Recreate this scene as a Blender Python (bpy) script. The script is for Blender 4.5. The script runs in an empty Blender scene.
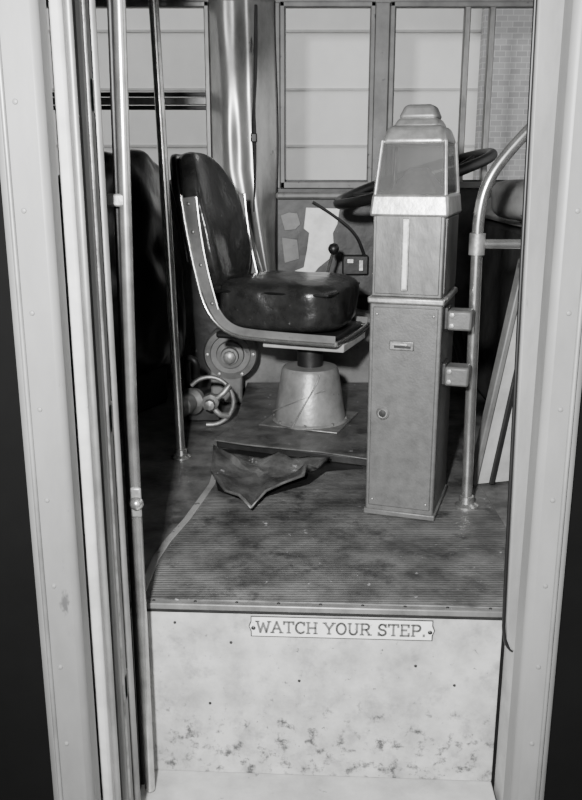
import bpy, bmesh, math, random
from mathutils import Vector, Matrix, noise
random.seed(4)
C = bpy.context.scene.collection

# ---------------------------------------------------------------- materials
def M(name, v, rough=.6, metal=0.0, v2=None, scale=9, bump=.0, bscale=None, lo=.35, hi=.65,
      chips=None, chipscale=30, chiplo=.62, alpha=1.0, ribs=None, stretch=(1,1,1), spec=.5, low=None, stain=None):
    m = bpy.data.materials.new(name); m.use_nodes = True
    nt = m.node_tree; N = nt.nodes; L = nt.links
    b = N['Principled BSDF']
    b.inputs['Roughness'].default_value = rough
    b.inputs['Metallic'].default_value = metal
    b.inputs['Specular IOR Level'].default_value = spec
    b.inputs['Alpha'].default_value = alpha
    if v2 is None: v2 = v * .7
    tc = N.new('ShaderNodeTexCoord'); mp = N.new('ShaderNodeMapping')
    mp.inputs['Scale'].default_value = stretch
    L.new(tc.outputs['Object'], mp.inputs['Vector'])
    n = N.new('ShaderNodeTexNoise'); n.inputs['Scale'].default_value = scale
    n.inputs['Detail'].default_value = 8; n.inputs['Roughness'].default_value = .65
    L.new(mp.outputs[0], n.inputs['Vector'])
    r = N.new('ShaderNodeValToRGB')
    r.color_ramp.elements[0].position = lo; r.color_ramp.elements[0].color = (v2, v2, v2*.98, 1)
    r.color_ramp.elements[1].position = hi; r.color_ramp.elements[1].color = (v, v, v*.98, 1)
    L.new(n.outputs['Fac'], r.inputs['Fac'])
    out = r.outputs['Color']
    def chipmix(out, cv, cs, cl, zlow=None, soft=.05, off=0):
        n2 = N.new('ShaderNodeTexNoise'); n2.inputs['Scale'].default_value = cs
        n2.inputs['Detail'].default_value = 8; n2.inputs['Roughness'].default_value = .68
        mo = N.new('ShaderNodeMapping'); mo.inputs['Location'].default_value = (off, off*.7, off*.3)
        L.new(mp.outputs[0], mo.inputs[0]); L.new(mo.outputs[0], n2.inputs['Vector'])
        fac = n2.outputs['Fac']
        if zlow:
            sp = N.new('ShaderNodeSeparateXYZ'); L.new(tc.outputs['Object'], sp.inputs[0])
            mr = N.new('ShaderNodeMapRange'); mr.inputs[1].default_value = zlow[0]; mr.inputs[2].default_value = zlow[1]
            mr.inputs[3].default_value = 0; mr.inputs[4].default_value = zlow[2]
            L.new(sp.outputs['Z'], mr.inputs[0])
            ad = N.new('ShaderNodeMath'); ad.operation = 'ADD'
            L.new(fac, ad.inputs[0]); L.new(mr.outputs[0], ad.inputs[1]); fac = ad.outputs[0]
        r2 = N.new('ShaderNodeValToRGB')
        r2.color_ramp.elements[0].position = cl; r2.color_ramp.elements[1].position = cl+soft
        r2.color_ramp.elements[0].color = (0, 0, 0, 1); r2.color_ramp.elements[1].color = (1, 1, 1, 1)
        L.new(fac, r2.inputs['Fac'])
        mx = N.new('ShaderNodeMixRGB'); mx.inputs['Color2'].default_value = (cv, cv, cv, 1)
        L.new(r2.outputs['Color'], mx.inputs['Fac']); L.new(out, mx.inputs['Color1'])
        return mx.outputs['Color']
    if stain: out = chipmix(out, stain[0], stain[1], stain[2], None, stain[3], 3.3)
    if chips is not None: out = chipmix(out, chips, chipscale, chiplo)
    if low: out = chipmix(out, low[0], low[1], low[2], low[3], .10)
    L.new(out, b.inputs['Base Color'])
    h = None
    if ribs:
        w = N.new('ShaderNodeTexWave'); w.wave_type = 'BANDS'; w.bands_direction = 'Y'
        w.inputs['Scale'].default_value = ribs; w.inputs['Distortion'].default_value = .15
        L.new(tc.outputs['Object'], w.inputs['Vector'])
        bp = N.new('ShaderNodeBump'); bp.inputs['Strength'].default_value = .4
        bp.inputs['Distance'].default_value = .003
        L.new(w.outputs['Fac'], bp.inputs['Height']); h = bp
    if bump:
        n3 = N.new('ShaderNodeTexNoise'); n3.inputs['Scale'].default_value = bscale or scale*2
        n3.inputs['Detail'].default_value = 6
        L.new(mp.outputs[0], n3.inputs['Vector'])
        bp = N.new('ShaderNodeBump'); bp.inputs['Strength'].default_value = bump
        bp.inputs['Distance'].default_value = .01
        L.new(n3.outputs['Fac'], bp.inputs['Height'])
        if h: L.new(h.outputs[0], bp.inputs['Normal'])
        h = bp
    if h: L.new(h.outputs[0], b.inputs['Normal'])
    return m

leather = M('black_leather', .026, .24, v2=.010, scale=14, bump=.6, bscale=14, chips=.13, chipscale=26, chiplo=.67)
darkvinyl = M('dark_vinyl', .008, .28, v2=.004, scale=6, bump=.6, bscale=7)
boxpaint = M('wrinkle_paint', .105, .46, .1, v2=.062, scale=26, bump=.08, bscale=160, lo=.3, hi=.7, chips=.24, chipscale=50, chiplo=.72)
alum = M('brushed_aluminium', .56, .33, .8, v2=.33, scale=20, bump=.08, bscale=60)
casem = M('tarnished_aluminium', .14, .40, .5, v2=.07, scale=11, bump=.08, bscale=50, stretch=(1,1,.5))
alumdull = M('dull_aluminium', .25, .45, .5, v2=.12, scale=9, bump=.08, bscale=50, stretch=(1,1,.4))
chrome = M('chrome_tube', .66, .22, .9, v2=.40, scale=15)
steel = M('worn_steel', .32, .42, .6, v2=.11, scale=14, bump=.2, bscale=40)
dark = M('dark_metal', .018, .5, .2, v2=.008, scale=12, bump=.2)
black = M('black_rubber', .008, .45, v2=.004)
greypaint = M('grey_paint', .16, .5, v2=.075, scale=6, bump=.1, bscale=30, chips=.04, chipscale=18)
doorpaint = M('door_grey_paint', .24, .5, v2=.13, scale=5, bump=.1, bscale=20, chips=.06, chipscale=16, chiplo=.62, stretch=(1,1,.3))
lightpaint = M('light_grey_paint', .42, .5, v2=.24, scale=6, bump=.08, chips=.12, chipscale=14, chiplo=.63)
pedpaint = M('pedestal_paint', .27, .38, .3, v2=.15, scale=9, bump=.15, bscale=40, chips=.09, chipscale=30, chiplo=.64)
riserpaint = M('scuffed_white_paint', .44, .55, v2=.24, scale=9, bump=.2, bscale=30, chips=.06, chipscale=40, chiplo=.625, lo=.32, hi=.62,
               low=(.06, 26, .64, (-.20, -.37, .12)), stain=(.17, 13, .52, .22))
matrib = M('ribbed_rubber_mat', .125, .55, v2=.022, scale=5, ribs=26, bump=.4, bscale=30, chips=.24, chipscale=34, chiplo=.65, lo=.36, hi=.68, stain=(.020, 8, .53, .12))
matplain = M('worn_rubber_mat', .11, .42, v2=.024, scale=9, bump=.6, bscale=20, chips=.34, chipscale=26, chiplo=.64)
floorm = M('worn_floor', .13, .5, v2=.022, scale=8, bump=.3, bscale=30, chips=.26, chipscale=20, chiplo=.67)
pillarm = M('door_post_paint', .15, .5, v2=.10, scale=4, bump=.05, bscale=30, chips=.05, chipscale=14, chiplo=.66, stretch=(1,1,.4))
bodyp = M('dark_body_paint', .003, .8, v2=.002, scale=3, spec=.05)
wallm = M('interior_dark_panel', .035, .5, v2=.010, scale=7, bump=.4, bscale=12, chips=.18, chipscale=12, chiplo=.67)
ceilm = M('ceiling_paint', .2, .6)
foil = M('curved_sheet_metal', .42, .30, .65, v2=.17, scale=4, bump=.15, bscale=7, stretch=(1,1,.4), chips=.05, chipscale=11, chiplo=.65)
whitep = M('bare_white_plate', .95, .5, v2=.65, scale=12, bump=.3, bscale=18)
slotm = M('bright_slot', .8, .35, .2, v2=.45, scale=40)
ink = M('sign_ink', .06, .6, v2=.03, scale=40)
signm = M('enamel_sign', .76, .4, v2=.58, scale=15, chips=.15, chipscale=45, chiplo=.64)
glassm = M('hazed_glass', .085, .12, 0, v2=.05, scale=6, alpha=.72, stretch=(1,1,.4))
siding = M('white_siding', .84, .7, v2=.72, scale=1.5)
groove = M('siding_groove', .55, .8, v2=.45)
asphalt = M('asphalt', .12, .9, v2=.08, scale=8)

def brickm():
    m = bpy.data.materials.new('brick'); m.use_nodes = True
    N = m.node_tree.nodes; L = m.node_tree.links
    b = N['Principled BSDF']; b.inputs['Roughness'].default_value = .9
    tc = N.new('ShaderNodeTexCoord'); mp = N.new('ShaderNodeMapping')
    mp.inputs['Rotation'].default_value = (math.radians(-90), 0, 0)
    t = N.new('ShaderNodeTexBrick'); t.inputs['Scale'].default_value = 6
    t.inputs['Color1'].default_value = (.36, .36, .36, 1); t.inputs['Color2'].default_value = (.29, .29, .29, 1)
    t.inputs['Mortar'].default_value = (.48, .48, .48, 1); t.inputs['Mortar Size'].default_value = .015
    L.new(tc.outputs['Object'], mp.inputs[0]); L.new(mp.outputs[0], t.inputs[0]); L.new(t.outputs[0], b.inputs['Base Color'])
    return m
brick = brickm()

# ---------------------------------------------------------------- helpers
def empty(name, loc=(0,0,0), rz=0, rot=None):
    e = bpy.data.objects.new(name, None); C.objects.link(e)
    e.location = loc; e.rotation_euler = rot or (0, 0, rz); e.empty_display_size = .1
    return e
def fin(bm, name, mat, parent=None, bevel=0, seg=2, smooth=True, loc=None, rot=None, sub=0):
    bmesh.ops.recalc_face_normals(bm, faces=bm.faces)
    me = bpy.data.meshes.new(name); bm.to_mesh(me); bm.free()
    o = bpy.data.objects.new(name, me); C.objects.link(o)
    me.materials.append(mat)
    if parent: o.parent = parent
    if loc: o.location = loc
    if rot: o.rotation_euler = rot
    if bevel:
        b = o.modifiers.new('bev', 'BEVEL'); b.width = bevel; b.segments = seg; b.limit_method = 'ANGLE'
    if sub:
        s = o.modifiers.new('sub', 'SUBSURF'); s.levels = sub; s.render_levels = sub
    if smooth:
        for p in me.polygons: p.use_smooth = True
        if not sub:
            try: me.set_sharp_from_angle(angle=math.radians(40))
            except Exception: pass
    return o
def box(name, a, b, mat, parent=None, bevel=.003, **k):
    bm = bmesh.new(); bmesh.ops.create_cube(bm, size=1)
    for v in bm.verts:
        v.co = Vector([(a[i]+b[i])/2 + v.co[i]*(b[i]-a[i]) for i in range(3)])
    return fin(bm, name, mat, parent, bevel, **k)
def frustum(name, a0, b0, z0, a1, b1, z1, mat, parent=None, bevel=.004, **k):
    bm = bmesh.new()
    q = lambda a, b, z: [bm.verts.new(p) for p in ((a[0],a[1],z),(b[0],a[1],z),(b[0],b[1],z),(a[0],b[1],z))]
    B = q(a0,b0,z0); T = q(a1,b1,z1)
    bm.faces.new(B); bm.faces.new(T)
    for i in range(4): bm.faces.new((B[i],B[(i+1)%4],T[(i+1)%4],T[i]))
    return fin(bm, name, mat, parent, bevel, **k)
def lathe(name, prof, mat, parent=None, n=40, axis='Z', loc=None, rot=None, bevel=0):
    bm = bmesh.new(); rings = []
    for r, z in prof:
        ring = []
        for i in range(n):
            a = 2*math.pi*i/n
            ring.append(bm.verts.new((r*math.cos(a), r*math.sin(a), z)))
        rings.append(ring)
    for j in range(len(rings)-1):
        for i in range(n):
            bm.faces.new((rings[j][i], rings[j][(i+1)%n], rings[j+1][(i+1)%n], rings[j+1][i]))
    bm.faces.new(rings[0]); bm.faces.new(rings[-1])
    if axis == 'Y':
        bmesh.ops.rotate(bm, verts=bm.verts, matrix=Matrix.Rotation(math.radians(90), 3, 'X'))
    return fin(bm, name, mat, parent, bevel, loc=loc, rot=rot)
def tube(name, pts, r, mat, parent=None, n=16, smoothpts=0, closed=False):
    P = [Vector(p) for p in pts]
    R = list(r) if isinstance(r, (list, tuple)) else [r]*len(P)
    for _ in range(smoothpts):
        Q = []; RR = []
        cnt = len(P)
        if not closed: Q.append(P[0]); RR.append(R[0])
        for i in range(cnt if closed else cnt-1):
            a, b = P[i], P[(i+1) % cnt]; ra, rb = R[i], R[(i+1) % cnt]
            Q += [a*.75+b*.25, a*.25+b*.75]; RR += [ra*.75+rb*.25, ra*.25+rb*.75]
        if not closed: Q.append(P[-1]); RR.append(R[-1])
        P, R = Q, RR
    bm = bmesh.new(); rings = []; u = None; cnt = len(P)
    for i, p in enumerate(P):
        if closed: t = (P[(i+1)%cnt]-P[i-1]).normalized()
        else: t = (P[min(i+1,cnt-1)]-P[max(i-1,0)]).normalized()
        if u is None:
            u = t.orthogonal().normalized()
        u = (u - t*u.dot(t)).normalized(); w = t.cross(u)
        rings.append([bm.verts.new(p + (u*math.cos(2*math.pi*k/n)+w*math.sin(2*math.pi*k/n))*R[i]) for k in range(n)])
    for j in range(cnt if closed else cnt-1):
        A, B = rings[j], rings[(j+1)%cnt]
        for k in range(n): bm.faces.new((A[k],A[(k+1)%n],B[(k+1)%n],B[k]))
    if not closed: bm.faces.new(rings[0]); bm.faces.new(rings[-1])
    return fin(bm, name, mat, parent)
def ribbon(name, path, y0, y1, th, mat, parent=None, bevel=.002):
    P = [Vector((p[0],(p[2] if len(p)>2 else th),p[1])) for p in path]
    for _ in range(3):
        Q = [P[0]]
        for i in range(len(P)-1): Q += [P[i]*.75+P[i+1]*.25, P[i]*.25+P[i+1]*.75]
        Q.append(P[-1]); P = Q
    bm = bmesh.new(); rs = []
    for i, p in enumerate(P):
        t = (P[min(i+1,len(P)-1)]-P[max(i-1,0)]); t.y=0; t.normalize(); nn = Vector((-t.z,0,t.x))*p.y/2
        rs.append([bm.verts.new(q) for q in ((p.x+nn.x,y0,p.z+nn.z),(p.x+nn.x,y1,p.z+nn.z),(p.x-nn.x,y1,p.z-nn.z),(p.x-nn.x,y0,p.z-nn.z))])
    for i in range(len(rs)-1):
        for k in range(4): bm.faces.new((rs[i][k],rs[i][(k+1)%4],rs[i+1][(k+1)%4],rs[i+1][k]))
    bm.faces.new(rs[0]); bm.faces.new(rs[-1])
    return fin(bm, name, mat, parent, bevel)
def slab(name, pts, z0, z1, mat, parent=None, bevel=.002):
    bm = bmesh.new()
    B = [bm.verts.new((p[0],p[1],z0)) for p in pts]
    T = [bm.verts.new((p[0],p[1],z1)) for p in pts]
    bm.faces.new(B); bm.faces.new(T)
    for i in range(len(pts)): bm.faces.new((B[i],B[(i+1)%len(pts)],T[(i+1)%len(pts)],T[i]))
    return fin(bm, name, mat, parent, bevel)
def pillow(name, size, mat, parent=None, power=4.5, loc=None, rot=None, shape=None, n=24, wr=.004):
    bm = bmesh.new(); bmesh.ops.create_cube(bm, size=2)
    bmesh.ops.subdivide_edges(bm, edges=bm.edges, cuts=n, use_grid_fill=True)
    for v in bm.verts:
        c = v.co; d = (abs(c.x)**power+abs(c.y)**power+abs(c.z)**power)**(1/power)
        c = c/d
        c = Vector((c.x*size[0]/2, c.y*size[1]/2, c.z*size[2]/2))
        if shape: c = shape(c)
        c += c.normalized()*noise.noise(c*9)*wr*2
        v.co = c
    return fin(bm, name, mat, parent, loc=loc, rot=rot)

# ---------------------------------------------------------------- bus shell
YAW = math.radians(-2.9)
floor = slab('floor', [(-2.6,1.875),(-.40,1.855),(-.40,1.845),(.52,1.80),(.52,1.42),(1.3,1.42),(1.3,4.2),(-2.6,4.2)], -.05, 0, floorm, bevel=0)
TZ = -.47
sw = empty('entrance_step', (0,1.822,0), YAW)
box('riser', (-.38,0,TZ), (.50,.03,-.004), riserpaint, sw, .002)
box('tread', (-.37,-.355,TZ-.04), (.50,.03,TZ), lightpaint, sw, .003)
box('lower_riser', (-.37,-.345,-.74), (.50,-.32,TZ-.04), riserpaint, sw, .003)
box('nosing_strip', (-.37,-.008,-.012), (.50,.016,.004), alumdull, sw, .003)
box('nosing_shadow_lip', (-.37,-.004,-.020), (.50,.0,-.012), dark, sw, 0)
for i in range(9):
    lathe('nosing_screw_%d'%i, [(.004,0),(.0035,.0015),(0.0005,.002)], dark, sw, 12, loc=(-.33+i*.1,.006,.004))
for i,(x,z) in enumerate([(-.145,-.10),(.395,-.2),(-.2,-.27),(.02,-.2),(.30,-.15),(-.28,-.05)]):
    lathe('riser_screw_%d'%i, [(.004,0),(.003,.002),(.0005,.003)], dark, sw, 12, axis='Y', loc=(x,0,z))
box('wall_stepwell_left', (-.40,1.43,-.74), (-.380,1.845,-.001), wallm, None, 0)
box('wall_stepwell_right', (.508,1.43,-.74), (.52,1.80,-.051), lightpaint, None, 0)

wl = empty('wall_driver_side', (0,4.1,0))
box('lower_panel', (-2.6,0,0), (1.3,.06,.92), wallm, wl, 0)
box('upper_panel', (-2.6,0,1.72), (1.3,.06,1.95), greypaint, wl, 0)
for i,(a,b) in enumerate([(-2.6,-2.4),(-1.42,-1.34),(-.365,-.05),(.375,.44),(1.2,1.3)]):
    box('pillar_%d'%i, (a,-.01,.92), (b,.07,1.72), greypaint, wl, .004)
def window(name, x0, x1, z0, z1, y, w=.022, mat=greypaint, rail=None, mull=None):
    e = empty(name, (0,y,0))
    box('sill_rail', (x0,-.03,z0), (x1,.02,z0+w*1.4), mat, e, .004)
    box('head_rail', (x0,-.03,z1-w), (x1,.02,z1), mat, e, .004)
    box('stile_a', (x0,-.03,z0), (x0+w,.02,z1), mat, e, .004)
    box('stile_b', (x1-w,-.03,z0), (x1,.02,z1), mat, e, .004)
    box('gasket', (x0+w,-.012,z0+w*1.4), (x1-w,-.006,z0+w*1.4+.008), dark, e, 0)
    box('gasket_side', (x0+w,-.012,z0+w*1.4), (x0+w+.006,-.006,z1-w), dark, e, 0)
    if mull:
        for i,m_ in enumerate(mull): box('mullion_%d'%i, (m_,-.025,z0), (m_+.028,.015,z1), alumdull, e, .005)
    if rail:
        for i,z in enumerate(rail): box('bar_%d'%i, (x0,-.02,z), (x1,.01,z+.018), dark, e, .003)
        box('bar_mid', (x0,-.018,rail[0]+.022), (x1,.008,rail[1]-.004), alumdull, e, .003)
window('window_1', -.05, .375, .92, 1.72, 4.10)
window('window_2', .44, 1.2, .92, 1.72, 4.10, mull=[.77,.88])
window('window_3', -1.34, -.365, .92, 1.72, 4.10, mat=alumdull, rail=[1.268,1.325])
window('window_4', -2.4, -1.42, .92, 1.72, 4.10, mat=alumdull)
box('ceiling', (-2.6,1.43,1.95), (1.3,4.2,2.0), ceilm, None, 0)
box('wall_rear', (-2.65,1.43,-.05), (-2.6,4.2,2.0), wallm, None, 0)
wf = empty('wall_front', (1.3,0,0))
box('lower_panel', (0,1.43,-.05), (.05,4.2,.9), wallm, wf, 0)
box('header', (0,1.43,1.7), (.05,4.2,2.0), wallm, wf, 0)
box('windshield_post', (0,2.7,.9), (.05,2.8,1.7), greypaint, wf, 0)

# outer body and door posts
bd = empty('wall_entrance_side', (0,1.36,0))
box('body_left', (-2.65,0,-.75), (-.44,.04,2.0), bodyp, bd, 0)
box('body_right', (.47,0,-.75), (1.35,.04,2.0), bodyp, bd, 0)
box('body_header', (-.44,0,1.72), (.47,.04,2.0), bodyp, bd, 0)
for s,x0,x1 in (('left',-.45,-.372),('right',.415,.48)):
    box('door_post_%s'%s, (x0,-.012,-.75), (x1,.055,1.98), pillarm, bd, .012)
    xm = x0+.018 if s=='left' else x1-.018
    tube('post_bead_%s'%s, [(xm,-.014,-.74),(xm,-.014,1.97)], .004, alumdull, bd, 10)
    for i in range(14):
        lathe('post_rivet_%s_%d'%(s,i), [(.0045,0),(.0035,.002),(.0005,.003)], pillarm, bd, 12, axis='Y', loc=(xm+(.018 if s=='left' else -.018),-.012,-.5+i*.16))

# ---------------------------------------------------------------- folding door (left)
dl = empty('folding_door', (-.368,1.43,0))
box('outer_stile', (-.010,0,-.46), (.012,.085,1.9), lightpaint, dl, .006)
tube('weather_bead', [(.016,.03,-.46),(.016,.03,1.9)], .006, alumdull, dl)
tube('weather_bead_2', [(.012,.07,-.46),(.012,.07,1.9)], .005, dark, dl)
box('rubber_seal', (-.010,.085,-.46), (.004,.115,1.9), black, dl, .004)
box('inner_stile', (-.010,.115,-.46), (.014,.19,1.9), doorpaint, dl, .008)
tube('stile_bead', [(.014,.14,-.46),(.014,.14,1.9)], .004, steel, dl)
box('hinge_leaf', (-.010,.19,-.46), (.002,.235,1.9), dark, dl, .002)
tube('hinge_tube', [(.016,.205,-.46),(.012,.205,1.9)], .009, alumdull, dl)
box('edge_channel', (-.010,.235,-.46), (.006,.285,.02), doorpaint, dl, .004)
box('kick_panel', (-.010,.10,-.465), (-.004,.36,.0), wallm, dl, .002)
for i,z in enumerate([-.1,.5,1.1]):
    box('hinge_%d'%i, (.004,.16,z), (.014,.21,z+.06), steel, dl, .003)
gr = empty('door_grab_rail', (-.345,1.76,0))
tube('rail', [(0,0,-.46),(.002,0,.5),(.018,0,1.3),(.022,0,1.9)], .0125, chrome, gr)
tube('rail_guard', [(-.020,.02,-.46),(-.018,.02,.5),(-.004,.02,1.3),(0,.02,1.9)], .006, dark, gr)
box('bracket', (-.028,-.012,.93), (.018,.012,.955), steel, gr, .004)
lathe('latch_knob', [(.013,0),(.016,.008),(.011,.018),(.004,.022)], chrome, gr, 20, axis='Y', loc=(.006,-.012,.295))
box('latch_plate', (-.008,-.016,.26), (.016,-.008,.33), steel, gr, .004)
dr = empty('door_leaf', (.487,1.72,0))
bm = bmesh.new()
pts = [(0,1.9),(-.0,0.02),(.004,-.03),(.014,-.055),(.028,-.062),(.06,-.062),(.06,1.9)]
A=[bm.verts.new((x - (z*.02 if z>0 else 0),0,z)) for x,z in pts]; B=[bm.verts.new((x-(z*.02 if z>0 else 0),.03,z)) for x,z in pts]
bm.faces.new(A); bm.faces.new(B)
for i in range(len(pts)): bm.faces.new((A[i],A[(i+1)%len(pts)],B[(i+1)%len(pts)],B[i]))
fin(bm,'door_edge',doorpaint,dr,.004)
tube('rubber_edge', [(-.040,.012,1.9),(-.006,.012,.02),(.000,.012,-.035),(.016,.012,-.064),(.05,.012,-.068)], .004, black, dr, smoothpts=2)

# ---------------------------------------------------------------- floor mats / platform
mat_pts = [(-.358,1.85),(.50,1.805),(.62,1.80),(.62,2.95),(.25,2.97),(-.27,3.06),(-.250,2.72),(-.252,2.62),(-.275,2.48),(-.30,2.33),(-.335,2.18),(-.352,2.06)]
slab('ribbed_floor_mat', mat_pts, 0.0005, .007, matrib, bevel=.002)
edge = [(-.357,1.87),(-.352,2.06),(-.335,2.18),(-.30,2.33),(-.275,2.48),(-.252,2.62),(-.25,2.75),(-.272,3.0)]
slab('trim_1', [(x-.018,y+.004) for x,y in edge]+[(x+.003,y) for x,y in edge[::-1]], .0004, .0082, doorpaint, bevel=.002)
pf = empty('seat_platform', (0,0,0))
pp = [(-.276,3.00),(-.02,2.90),(.262,2.79),(.34,2.79),(.52,3.25),(.46,3.86),(-.20,3.86),(-.215,3.2)]
slab('deck', pp, .007, .036, dark, pf, .004)
pp2 = [(-.285,2.99),(-.16,2.93),(-.02,2.885),(.10,2.85),(.262,2.775),(.36,2.775),(.53,3.25),(.47,3.865),(-.205,3.865),(-.22,3.2)]
slab('deck_mat', pp2, .036, .043, matplain, pf, .003)
slab('mat_gap_shadow', [(-.268,2.99),(-.268,2.76),(-.235,2.56),(-.13,2.46),(-.03,2.55),(.06,2.62),(.12,2.74),(.25,2.77),(.24,2.83),(-.02,2.92)], .0005, .0082, black, bevel=.001)  # black slab painting the shaded gap and shadow edges around the torn mat
bm = bmesh.new()
outline = [(-.275,2.86),(-.22,2.81),(-.15,2.84),(-.10,2.80),(-.04,2.83),(.0,2.78),(.06,2.80),(.135,2.775),(.09,2.71),(.05,2.66),(.04,2.59),(-.03,2.55),(-.08,2.47),(-.118,2.34),(-.155,2.40),(-.205,2.50),(-.245,2.58),(-.268,2.70)]
cen = (-.09,2.67)
def tz(x,y,k): return .012 + .050*k*k*max(.05,(0.45+.9*noise.noise(Vector((x*9,y*9,3)))+.15))
rings=[]
for j,k in enumerate([.15,.3,.45,.6,.72,.82,.92,1.0]):
    rings.append([bm.verts.new((cen[0]+(x-cen[0])*k, cen[1]+(y-cen[1])*k, max(.0105,tz(x*k,y,k)+.016*noise.noise(Vector((x*k*22,y*22,k*3)))))) for x,y in outline])
nn=len(outline)
for j in range(len(rings)-1):
    for i in range(nn): bm.faces.new((rings[j][i],rings[j][(i+1)%nn],rings[j+1][(i+1)%nn],rings[j+1][i]))
bm.faces.new(rings[0])
o = fin(bm,'torn_floor_mat',matplain); s=o.modifiers.new('sol','SOLIDIFY'); s.thickness=.008; s.offset=1

# ---------------------------------------------------------------- farebox
fb = empty('farebox', (.222,2.379,.007), math.atan2(-.309,.951))
W, D = .203, .27
box('base_flange', (-.004,-.006,0), (W+.006,D+.004,.018), boxpaint, fb, .004)
box('cash_vault', (0,0,.012), (W,D,.635), boxpaint, fb, .005)
box('vault_door', (.010,-.004,.030), (W-.010,.004,.625), boxpaint, fb, .003)
box('lower_band', (-.006,-.010,.635), (W+.006,D+.006,.653), alum, fb, .005)
box('register_case', (.003,0,.653), (W-.003,D-.002,.882), casem, fb, .004)
box('case_front_plate', (.012,-.004,.662), (W-.012,.004,.876), casem, fb, .002)
box('slot_frame', (W*.47-.009,-.009,.672), (W*.47+.011,.0,.868), steel, fb, .002)
box('slot_window', (W*.47-.005,-.011,.678), (W*.47+.007,-.008,.862), slotm, fb, .001)
box('side_plate', (W-.004,.02,.665), (W+.001,D-.02,.87), casem, fb, .002)
frustum('upper_band', (-.007,-.009), (W+.007,D+.004), .872, (-.001,-.003), (W+.001,D-.002), .932, alum, fb, .008, seg=3)
a0,b0,z0 = (.006,.006),(W-.006,D-.012),.93
a1,b1,z1 = (.016,.034),(W-.016,D-.038),1.070
frustum('hopper_glass', a0,b0,z0,a1,b1,z1, glassm, fb, .002)
c0=[(a0[0],a0[1]),(b0[0],a0[1]),(b0[0],b0[1]),(a0[0],b0[1])]; c1=[(a1[0],a1[1]),(b1[0],a1[1]),(b1[0],b1[1]),(a1[0],b1[1])]
for i in range(4):
    tube('hopper_corner_%d'%i, [(c0[i][0],c0[i][1],z0),(c1[i][0],c1[i][1],z1)], .0055, alum, fb, 10)
frustum('inner_chute', (.03,.04),(W-.03,D-.06),.93,(.080,.10),(.125,.15),1.00, alum, fb, .002)
frustum('hopper_lid', (.010,.024),(W-.010,D-.028),1.062,(.028,.048),(W-.028,D-.052),1.112, alum, fb, .016, seg=5)
frustum('lid_cap', (.034,.060),(W-.034,D-.062),1.106,(.050,.080),(W-.050,D-.082),1.134, alum, fb, .012, seg=4)
frustum('lid_knob', (.046,.080),(W-.046,D-.085),1.13,(.062,.096),(W-.062,D-.10),1.168, alumdull, fb, .012, seg=4)
box('ticket_slot_plate', (.060,-.010,.505), (.130,-.003,.532), steel, fb, .003)
box('ticket_slot', (.074,-.0115,.512), (.122,-.0095,.519), black, fb, .0005)
box('ticket_slot_lip', (.064,-.013,.520), (.112,-.0095,.525), alum, fb, .0005)
lathe('lock_ring', [(.018,0),(.019,.006),(.014,.011),(.0135,.006),(.0005,.006)], steel, fb, 28, axis='Y', loc=(.047,-.004,.318))
lathe('lock_core', [(.010,0),(.010,.012),(.0005,.013)], dark, fb, 20, axis='Y', loc=(.047,-.004,.318))
for i,(x,z) in enumerate([(.022,.05),(W-.022,.05),(.022,.605),(W-.022,.605)]):
    lathe('rivet_%d'%i, [(.0045,0),(.003,.003),(.0005,.004)], steel, fb, 12, axis='Y', loc=(x,-.005,z))
for i,z in enumerate([.43,.59]):
    box('pole_bracket_%d'%i, (W-.001,.045,z-.03), (W+.012,.12,z+.035), dark, fb, .004)
    box('pole_clamp_%d'%i, (W+.010,.03,z-.028), (W+.078,.10,z+.028), boxpaint, fb, .007)
    for j,dz in enumerate((-.014,.016)):
        lathe('clamp_bolt_%d_%d'%(i,j), [(.007,0),(.007,.006),(.0005,.007)], steel, fb, 6, axis='Y', loc=(W+.024,.03,z+dz))

# ---------------------------------------------------------------- stanchions
sp = empty('stanchion_pole', (-.396,2.905,0))
tube('pole', [(0,0,.0),(-.046,0,1.95)], .0165, chrome, sp)
lathe('floor_flange', [(.036,0),(.036,.006),(.024,.014),(.021,.032),(.017,.034)], chrome, sp, 28, loc=(0,0,.001))
sr = empty('stanchion_pole', (.537,2.43,0))
tube('pole', [(0,0,.007),(-.006,0,.4),(-.012,0,.80),(-.012,0,.88),(.002,.0,.96),(.045,0,1.035),(.17,0,1.17),(.5,0,1.50)], .0165, chrome, sr, smoothpts=3)
tube('cross_rail', [(-.008,0,.80),(.755,.0,.80)], .0135, chrome, sr)
lathe('rail_collar', [(.023,-.03),(.023,.03)], steel, sr, 20, loc=(-.012,0,.80))
lathe('floor_flange', [(.036,0),(.036,.006),(.024,.014),(.021,.034),(.017,.036)], chrome, sr, 28, loc=(0,0,.007))

# ---------------------------------------------------------------- driver's seat
st = empty('driver_seat', (.075,3.25,.043), math.radians(-20))
lathe('pedestal_cone', [(.150,0),(.150,.008),(.142,.014),(.112,.205),(.104,.218),(.06,.222)], pedpaint, st, 48)
box('pedestal_base_plate', (-.16,-.15,0), (.16,.15,.006), steel, st, .003)
tube('pedestal_seam', [(-.02+.0, -.148,.01),(.02,-.136,.09),(.06,-.108,.17),(.07,-.090,.21)], .003, steel, st, 8, smoothpts=1)
tube('pedestal_seam_2', [(-.13,-.07,.04),(-.08,-.112,.07),(.0,-.133,.11),(.09,-.09,.15)], .003, steel, st, 8, smoothpts=2)
for i in range(8):
    a = i*math.pi/4+.2
    lathe('base_bolt_%d'%i, [(.006,0),(.006,.012),(.0005,.013)], steel, st, 6, loc=(.143*math.cos(a),.143*math.sin(a),0.006))
lathe('swivel_post', [(.05,.215),(.05,.30),(.062,.305),(.062,.32)], dark, st, 32)
box('adjuster_plate', (-.14,-.15,.312), (.18,.15,.345), lightpaint, st, .005)
box('seat_pan', (-.31,-.205,.345), (.155,.205,.372), dark, st, .01)
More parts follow.
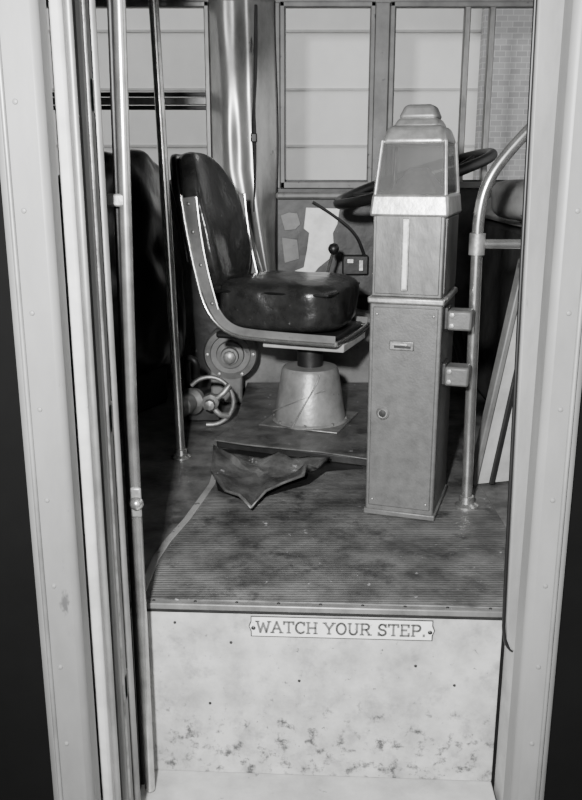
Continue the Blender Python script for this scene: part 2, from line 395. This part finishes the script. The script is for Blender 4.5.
def cshape(c):
    if c.z > 0: c.z *= 1+.10*math.cos(c.x*5)*math.cos(c.y*5)
    c.x += .012*(1-abs(c.y)/.21)
    return c
pillow('seat_cushion', (.48,.43,.19), leather, st, power=5, loc=(-.09,0,.468), shape=cshape, wr=.006)
tube('cushion_piping', [(-.31,-.205,.525),(.125,-.205,.525),(.145,-.18,.525),(.145,.18,.525),(.125,.205,.525),(-.31,.205,.525)], .005, darkvinyl, st, 8, smoothpts=2)
for s,yy in ((0,-.222),(1,.222)):
    ribbon('frame_strap_%d'%s, [(.170,.372,.030),(-.12,.375,.030),(-.24,.385,.032),(-.31,.46,.038),(-.350,.60,.048),(-.375,.74,.056),(-.392,.865,.062)], yy-.004, yy+.004, .034, greypaint, st)
    tube('frame_rim_%d'%s, [(.170,yy-.004,.355),(-.12,yy-.004,.356),(-.25,yy-.004,.366),(-.34,yy-.004,.45),(-.38,yy-.004,.61),(-.408,yy-.004,.75),(-.424,yy-.004,.87)], .008, chrome, st, 10, smoothpts=2)
    tube('frame_inner_bead_%d'%s, [(-.285,yy-.004,.46),(-.325,yy-.004,.60),(-.350,yy-.004,.74),(-.362,yy-.004,.865)], .004, chrome, st, 8, smoothpts=2)
tube('frame_front_bar', [(.170,-.222,.357),(.180,-.1,.355),(.180,.1,.355),(.170,.222,.357)], .010, chrome, st, 10, smoothpts=1)
for i,(x,z) in enumerate([(-.395,.84),(-.380,.74),(-.352,.62),(-.31,.48)]):
    lathe('strap_bolt_%d'%i, [(.008,0),(.006,.004),(.0005,.006)], chrome, st, 14, axis='Y', loc=(x,-.227,z))
def bshape(c):
    c.x += .05*(abs(c.y)/.2)**2
    k = max(0, c.z)/.25
    c.y *= 1-.30*k*k
    return c
pillow('seat_back', (.11,.37,.53), leather, st, power=3.4, loc=(-.405,-.035,.765), rot=(0,math.radians(-15),0), shape=bshape, wr=.006)
pillow('seat_back_shell', (.05,.38,.52), darkvinyl, st, power=3.6, loc=(-.46,-.035,.765), rot=(0,math.radians(-15),0), shape=bshape)

# ---------------------------------------------------------------- passenger seats behind
ps = empty('passenger_seat', (-.80,3.46,0), math.radians(-26))
box('seat_base', (-.30,-.30,0.0), (.14,.30,.36), dark, ps, .02)
pillow('seat_cushion', (.52,.66,.20), darkvinyl, ps, power=5, loc=(-.12,0,.44))
def pshape(c):
    k = max(0,c.z)/.36
    c.y *= 1-.16*k**2
    c.x -= .06*(abs(c.y)/.3)**2
    return c
pillow('seat_back', (.18,.78,.86), darkvinyl, ps, power=3.6, loc=(.20,0,.64), rot=(0,math.radians(-6),0), shape=pshape, wr=.016)
tube('back_piping', [(.25,-.37,.35),(.225,-.37,.62),(.20,-.33,.90),(.18,-.2,1.05),(.18,.2,1.05),(.20,.32,.90),(.22,.36,.62)], .008, leather, ps, 8, smoothpts=2)
ps2 = empty('passenger_seat', (-1.55,3.45,0), math.radians(-12))
box('seat_base', (-.30,-.30,0.0), (.16,.32,.36), dark, ps2, .02)
pillow('seat_cushion', (.42,.62,.20), darkvinyl, ps2, power=5, loc=(-.04,0,.44))
pillow('seat_back', (.17,.66,.74), darkvinyl, ps2, power=3.2, loc=(.25,0,.66), rot=(0,math.radians(-8),0), shape=pshape, wr=.01)

# ---------------------------------------------------------------- machinery by the seat
bl = empty('blower_motor', (-.265,3.66,.225))
lathe('housing', [(.118,-.09),(.12,.0),(.112,.022),(.09,.03),(.085,.022),(.062,.022),(.058,.045),(.04,.05),(.036,.075),(.0005,.078)], greypaint, bl, 48, axis='Y')
for i in range(6):
    a=i*math.pi/3
    lathe('bolt_%d'%i, [(.008,0),(.008,.01),(.0005,.012)], steel, bl, 6, axis='Y', loc=(.1*math.cos(a),-.026,.1*math.sin(a)))
lathe('cap', [(.028,0),(.028,.02),(.018,.026),(.0005,.027)], steel, bl, 8, axis='Y', loc=(0,-.078,0))
box('mount_foot', (-.09,-.02,-.225), (.05,.08,-.05), greypaint, bl, .01)
hv = empty('hand_brake_valve', (-.340,3.34,.0))
lathe('valve_body', [(.05,0),(.055,.03),(.04,.05),(.045,.11),(.03,.13),(.0005,.135)], steel, hv, 32, axis='Y', loc=(-.05,0,.10), rot=(0,0,math.radians(-25)))
lathe('hub', [(.035,0),(.035,.04),(.022,.05),(.02,.08),(.0005,.085)], steel, hv, 8, axis='Y', loc=(.02,-.05,.11))
ring=[( .015+.095*math.cos(a), -.05, .108+.10*math.sin(a)) for a in [math.radians(d) for d in range(-100,141,20)]]
tube('ring_handle', ring, .009, steel, hv, 12, smoothpts=1)
tube('lever_arm', [(.02,-.07,.11),(.065,-.08,.14),(.095,-.06,.175)], [.012,.011,.014], steel, hv, 12, smoothpts=1)
tube('lower_arm', [(.02,-.07,.11),(.05,-.08,.06),(.085,-.06,.05)], [.012,.011,.013], steel, hv, 12, smoothpts=1)
tube('side_arm', [(-.05,-.03,.10),(-.09,-.05,.13),(-.12,-.03,.12),(-.125,0,.07)], .012, steel, hv, 12, smoothpts=2)
tube('hose', [(-.05,.06,.18),(-.04,.02,.25),(-.07,.03,.27),(-.09,.06,.25),(-.085,.09,.1),(-.085,.09,0.0)], .014, dark, hv, 12, smoothpts=3)
box('mount', (-.09,.02,0), (.05,.10,.10), dark, hv, .008)
wa = empty('wheel_arch', (.12,3.96,.0))
bm = bmesh.new(); prof=[(-.50,0),(-.44,.18),(-.30,.31),(-.1,.38),(.1,.39),(.3,.35),(.44,.27),(.5,.0)]
A=[bm.verts.new((x,-.085,z)) for x,z in prof]; B=[bm.verts.new((x,.05,z)) for x,z in prof]
bm.faces.new(A); bm.faces.new(B)
for i in range(len(prof)): bm.faces.new((A[i],A[(i+1)%len(prof)],B[(i+1)%len(prof)],B[i]))
fin(bm,'arch',greypaint,wa,.02)
gl = empty('gear_lever', (.10,3.72,.044))
tube('rod', [(0,0,0),(.03,-.05,.35),(.045,-.08,.50),(.075,-.12,.625)], .007, chrome, gl, 12, smoothpts=2)
lathe('knob', [(.004,-.024),(.016,-.018),(.023,-.004),(.023,.006),(.016,.019),(.004,.024)], black, gl, 24, loc=(.078,-.124,.64))
lathe('boot', [(.05,0),(.04,.02),(.02,.05),(.012,.09)], black, gl, 24, loc=(0,0,.0))

# curved sheet-metal pillar cover
bm = bmesh.new(); nu, nv = 48, 60; G=[]
for j in range(nv+1):
    z = .50 + 1.22*j/nv
    k = (z-.5)/1.22
    xl = -.358 + (.20*(1-k/.42)**1.3 if k<.42 else 0)
    xr = -.068 + .006*math.sin(z*6+1)
    row=[]
    for i in range(nu+1):
        u=i/nu; x = xl+(xr-xl)*u
        y = 4.03 - .09*math.sin(u*math.pi)**.7 + .010*math.sin(u*15+z*1.1) + .014*noise.noise(Vector((x*9,1,z*2.6)))
        row.append(bm.verts.new((x,y,z)))
    G.append(row)
for j in range(nv):
    for i in range(nu): bm.faces.new((G[j][i],G[j][i+1],G[j+1][i+1],G[j+1][i]))
pc = empty('pillar_cover', (0,0,0))
o = fin(bm,'sheet',foil,pc); s=o.modifiers.new('s','SOLIDIFY'); s.thickness=.003
tube('cord', [(-.15,3.92,1.68),(-.155,3.92,1.4),(-.163,3.92,1.26),(-.165,3.92,1.18),(-.16,3.925,1.0),(-.168,3.935,.82)], [.006,.009,.006,.012,.006,.003], dark, pc, 8, smoothpts=2)
box('cord_clip', (-.178,3.905,1.12), (-.150,3.93,1.16), dark, pc, .005)

dp = empty('side_console', (0,4.03,0))
box('panel', (-.07,.0,.42), (.62,.06,.90), wallm, dp, .01)
box('ledge', (-.07,-.05,.875), (.62,.0,.905), greypaint, dp, .01)
def plate(name, pts, y, mat, par, th=.006):
    bm=bmesh.new(); A=[bm.verts.new((x,y,z)) for x,z in pts]; B=[bm.verts.new((x,y-th,z)) for x,z in pts]
    bm.faces.new(A); bm.faces.new(B)
    for i in range(len(pts)): bm.faces.new((A[i],A[(i+1)%len(pts)],B[(i+1)%len(pts)],B[i]))
    return fin(bm,name,mat,par,.002)
plate('bare_plate', [(.07,.835),(.225,.83),(.215,.76),(.195,.72),(.20,.66),(.18,.60),(.13,.56),(.09,.51),(.00,.50),(.02,.545),(.06,.56),(.075,.64),(.085,.72),(.06,.74)][::-1], -.0, whitep, dp)
plate('torn_patch', [(-.05,.80),(-.01,.815),(.03,.81),(.045,.76),(.02,.735),(-.03,.73)], -.0, greypaint, dp)
plate('torn_patch_2', [(-.045,.70),(.03,.69),(.04,.60),(-.03,.58)], -.0, greypaint, dp)
box('switch_box', (.24,-.05,.53), (.36,.0,.62), dark, dp, .006)
box('switch_tab', (.26,-.06,.585), (.29,-.05,.605), alum, dp, .002)
box('switch_tab_2', (.315,-.06,.55), (.335,-.05,.60), alum, dp, .002)
tube('cable', [(.10,-.03,.86),(.2,-.05,.80),(.30,-.05,.72),(.34,-.04,.62)], .007, black, dp, 8, smoothpts=2)

sw2 = empty('steering_wheel', (.475,3.4,.97), rot=(math.radians(2), math.radians(-18), 0))
tube('rim', [(.305*math.cos(a),.305*math.sin(a),0) for a in [2*math.pi*i/48 for i in range(48)]], .020, black, sw2, 14, closed=True)
for i in range(3):
    a=2*math.pi*i/3+.4
    tube('spoke_%d'%i, [(.0,0,-.03),(.15*math.cos(a),.15*math.sin(a),-.03),(.30*math.cos(a),.30*math.sin(a),0)], .009, dark, sw2, 10, smoothpts=1)
lathe('hub', [(.03,-.06),(.045,-.03),(.045,-.015),(.03,.0),(.0005,.003)], dark, sw2, 28)
tube('column', [(0,0,-.03),(.0,0,-.80)], .022, dark, sw2)
db = empty('dashboard', (.98,3.3,0))
box('cabinet', (-.12,-.55,0), (.31,.70,.80), wallm, db, .03)
frustum('cowl', (-.17,-.58),(.31,.70),.80,(-.02,-.52),(.31,.70),.93, greypaint, db, .03)
pillow('instrument_pod', (.26,.42,.14), greypaint, db, power=3.5, loc=(-.13,-.25,.90))
mg = empty('modesty_panel', (.62,2.62,.007), math.radians(14))
def prism(name, pts, y0, y1, mat, par, bevel=.004):
    bm=bmesh.new(); A=[bm.verts.new((x,y0,z)) for x,z in pts]; B=[bm.verts.new((x,y1,z)) for x,z in pts]
    bm.faces.new(A); bm.faces.new(B)
    for i in range(len(pts)): bm.faces.new((A[i],A[(i+1)%len(pts)],B[(i+1)%len(pts)],B[i]))
    return fin(bm,name,mat,par,bevel)
prism('panel', [(-.02,0),(.40,0),(.40,.72),(.11,.72)], 0, .02, lightpaint, mg)
prism('panel_edge', [(-.035,0),(-.015,0),(.115,.73),(.095,.73)], -.012, .026, greypaint, mg)
prism('inner_rib', [(.03,.0),(.045,.0),(.155,.66),(.14,.66)], -.014, 0, dark, mg, .002)

# ---------------------------------------------------------------- sign
sg = empty('watch_your_step_sign', (.12, 1.822-.12*math.tan(-YAW), -.053), YAW)
hw, hh = .214, .0245
def signplate(name, hw, hh, y0, y1, mat):
    bm = bmesh.new()
    prof = [(-hw,-hh),(hw,-hh),(hw,-hh*.5),(hw+.005,0),(hw,hh*.5),(hw,hh),(-hw,hh),(-hw,hh*.5),(-hw-.005,0),(-hw,-hh*.5)]
    A=[bm.verts.new((x,y0,z)) for x,z in prof]; B=[bm.verts.new((x,y1,z)) for x,z in prof]
    bm.faces.new(A); bm.faces.new(B)
    for i in range(len(prof)): bm.faces.new((A[i],A[(i+1)%len(prof)],B[(i+1)%len(prof)],B[i]))
    return fin(bm,name,mat,sg,.0006)
signplate('backing', hw+.003, hh+.0030, -.0008, -.0030, ink)
signplate('plate', hw, hh, -.0028, -.0042, signm)
def arc(cx,cy,rx,ry,a0,a1,n=12): return [(cx+rx*math.cos(math.radians(a0+(a1-a0)*i/n)), cy+ry*math.sin(math.radians(a0+(a1-a0)*i/n))) for i in range(n+1)]
LT = {
 'W':(1.05,[[(0.02,1),(.27,0),(.52,.85),(.78,0),(1.03,1)]],[(.02,1),(1.03,1)]),
 'A':(.85,[[(0.05,0),(.42,1),(.8,0)],[(.2,.36),(.65,.36)]],[(.05,0),(.8,0)]),
 'T':(.8,[[(.0,.8),(0,1),(.8,1),(.8,.8)],[(.4,1),(.4,0)]],[(.4,0)]),
 'C':(.75,[arc(.42,.5,.4,.5,45,315,18),[(.72,1),(.72,.72)]],[]),
 'H':(.85,[[(.12,0),(.12,1)],[(.73,0),(.73,1)],[(.12,.5),(.73,.5)]],[(.12,0),(.12,1),(.73,0),(.73,1)]),
 'Y':(.85,[[(.05,1),(.42,.45),(.8,1)],[(.42,.45),(.42,0)]],[(.05,1),(.8,1),(.42,0)]),
 'O':(.8,[arc(.4,.5,.38,.5,0,360,24)],[]),
 'U':(.85,[[(.12,1),(.12,.35)]+arc(.425,.33,.305,.33,180,360,10)+[(.73,1)]],[(.12,1),(.73,1)]),
 'R':(.85,[[(.12,0),(.12,1)],[(.12,1),(.45,1)]+arc(.45,.74,.25,.26,90,-90,8)+[(.12,.48)],[(.45,.48),(.75,0)]],[(.12,0),(.78,0),(.1,1)]),
 'S':(.7,[arc(.36,.75,.27,.25,30,270,12)+arc(.36,.25,.29,.25,90,-150,12),[(.64,1),(.64,.75)],[(.06,0),(.06,.25)]],[]),
 'E':(.75,[[(.12,0),(.12,1)],[(.05,1),(.68,1),(.68,.8)],[(.12,.52),(.5,.52)],[(.05,0),(.7,0),(.7,.22)]],[(.12,0)]),
 'P':(.78,[[(.12,0),(.12,1)],[(.1,1),(.45,1)]+arc(.45,.73,.26,.27,90,-90,8)+[(.12,.46)]],[(.12,0),(.1,1)]),
 '.':(.2,[[(.05,.0),(.05,.12)]],[]),
}
bm = bmesh.new(); Hh=.0285; wst=.0056
def stroke(p,q,w):
    d=Vector((q[0]-p[0],q[1]-p[1]))
    if d.length<1e-6: return
    d.normalize(); nx,nz=-d.y*w/2,d.x*w/2; ex,ez=d.x*w*.35,d.y*w*.35
    pts=[(p[0]-ex+nx,p[1]-ez+nz),(q[0]+ex+nx,q[1]+ez+nz),(q[0]+ex-nx,q[1]+ez-nz),(p[0]-ex-nx,p[1]-ez-nz)]
    F=[bm.verts.new((x,-.0050,z)) for x,z in pts]; K=[bm.verts.new((x,-.0041,z)) for x,z in pts]
    bm.faces.new(F); bm.faces.new(K)
    for i in range(4): bm.faces.new((F[i],F[(i+1)%4],K[(i+1)%4],K[i]))
text='WATCH YOUR STEP.'
wid=lambda c:.42 if c==' ' else LT[c][0]+.19
tot=sum(wid(c) for c in text)
sx=(2*hw-.022)/tot; x=-hw+.013
for c in text:
    if c!=' ':
        _,ls,sf=LT[c]
        T=lambda p:(x+p[0]*sx, -Hh/2+p[1]*Hh)
        for l in ls:
            for i in range(len(l)-1): stroke(T(l[i]),T(l[i+1]),wst)
        for s in sf:
            stroke(T((s[0]-.15,s[1])),T((s[0]+.15,s[1])),wst*.7)
    x+=wid(c)*sx
fin(bm,'lettering',M('sign_letter_paint',.13,.5,v2=.09,scale=40),sg,smooth=False)
for i,xx in enumerate((-hw+.004,hw-.004)):
    lathe('sign_screw_%d'%i, [(.006,0),(.004,.002),(.0005,.003)], dark, sg, 12, axis='Y', loc=(xx,-.004,-.004))

# ---------------------------------------------------------------- outside
box('ground', (-12,-6,-.8), (12,9,-.75), asphalt, None, 0)
gd = empty('garage_building', (0,7,0))
box('siding_wall', (-8,0,-.75), (1.45,.2,5), siding, gd, 0)
for i in range(9):
    z=-.5+i*.42
    box('batten_h_%d'%i, (-8,-.012,z), (1.45,0,z+.018), groove, gd, 0)
for i in range(8):
    x=-7.6+i*1.18
    box('batten_v_%d'%i, (x,-.015,-.75), (x+.03,0,4), groove, gd, 0)
box('brick_wall', (1.45,-.1,-.75), (8,.2,5), brick, gd, 0)

# ---------------------------------------------------------------- light
w = bpy.data.worlds.new('World'); bpy.context.scene.world = w; w.use_nodes = True
bg = w.node_tree.nodes['Background']; bg.inputs[0].default_value = (.9,.9,.9,1); bg.inputs[1].default_value = 1.35
def area(name, loc, target, size, power):
    l = bpy.data.lights.new(name,'AREA'); l.size = size; l.energy = power
    o = bpy.data.objects.new(name,l); C.objects.link(o); o.location = loc
    o.rotation_euler = (Vector(target)-Vector(loc)).to_track_quat('-Z','Y').to_euler()
area('flash_lamp', (-.24,.0,1.30), (.15,3,.55), .10, 185)

cam = bpy.data.cameras.new('camera'); co = bpy.data.objects.new('camera',cam); C.objects.link(co)
co.location=(0,0,1.0); co.rotation_euler=(math.radians(90-15.1),0,0)
cam.sensor_fit='VERTICAL'; cam.sensor_height=24; cam.lens=25.5; cam.clip_start=.02
bpy.context.scene.camera=co
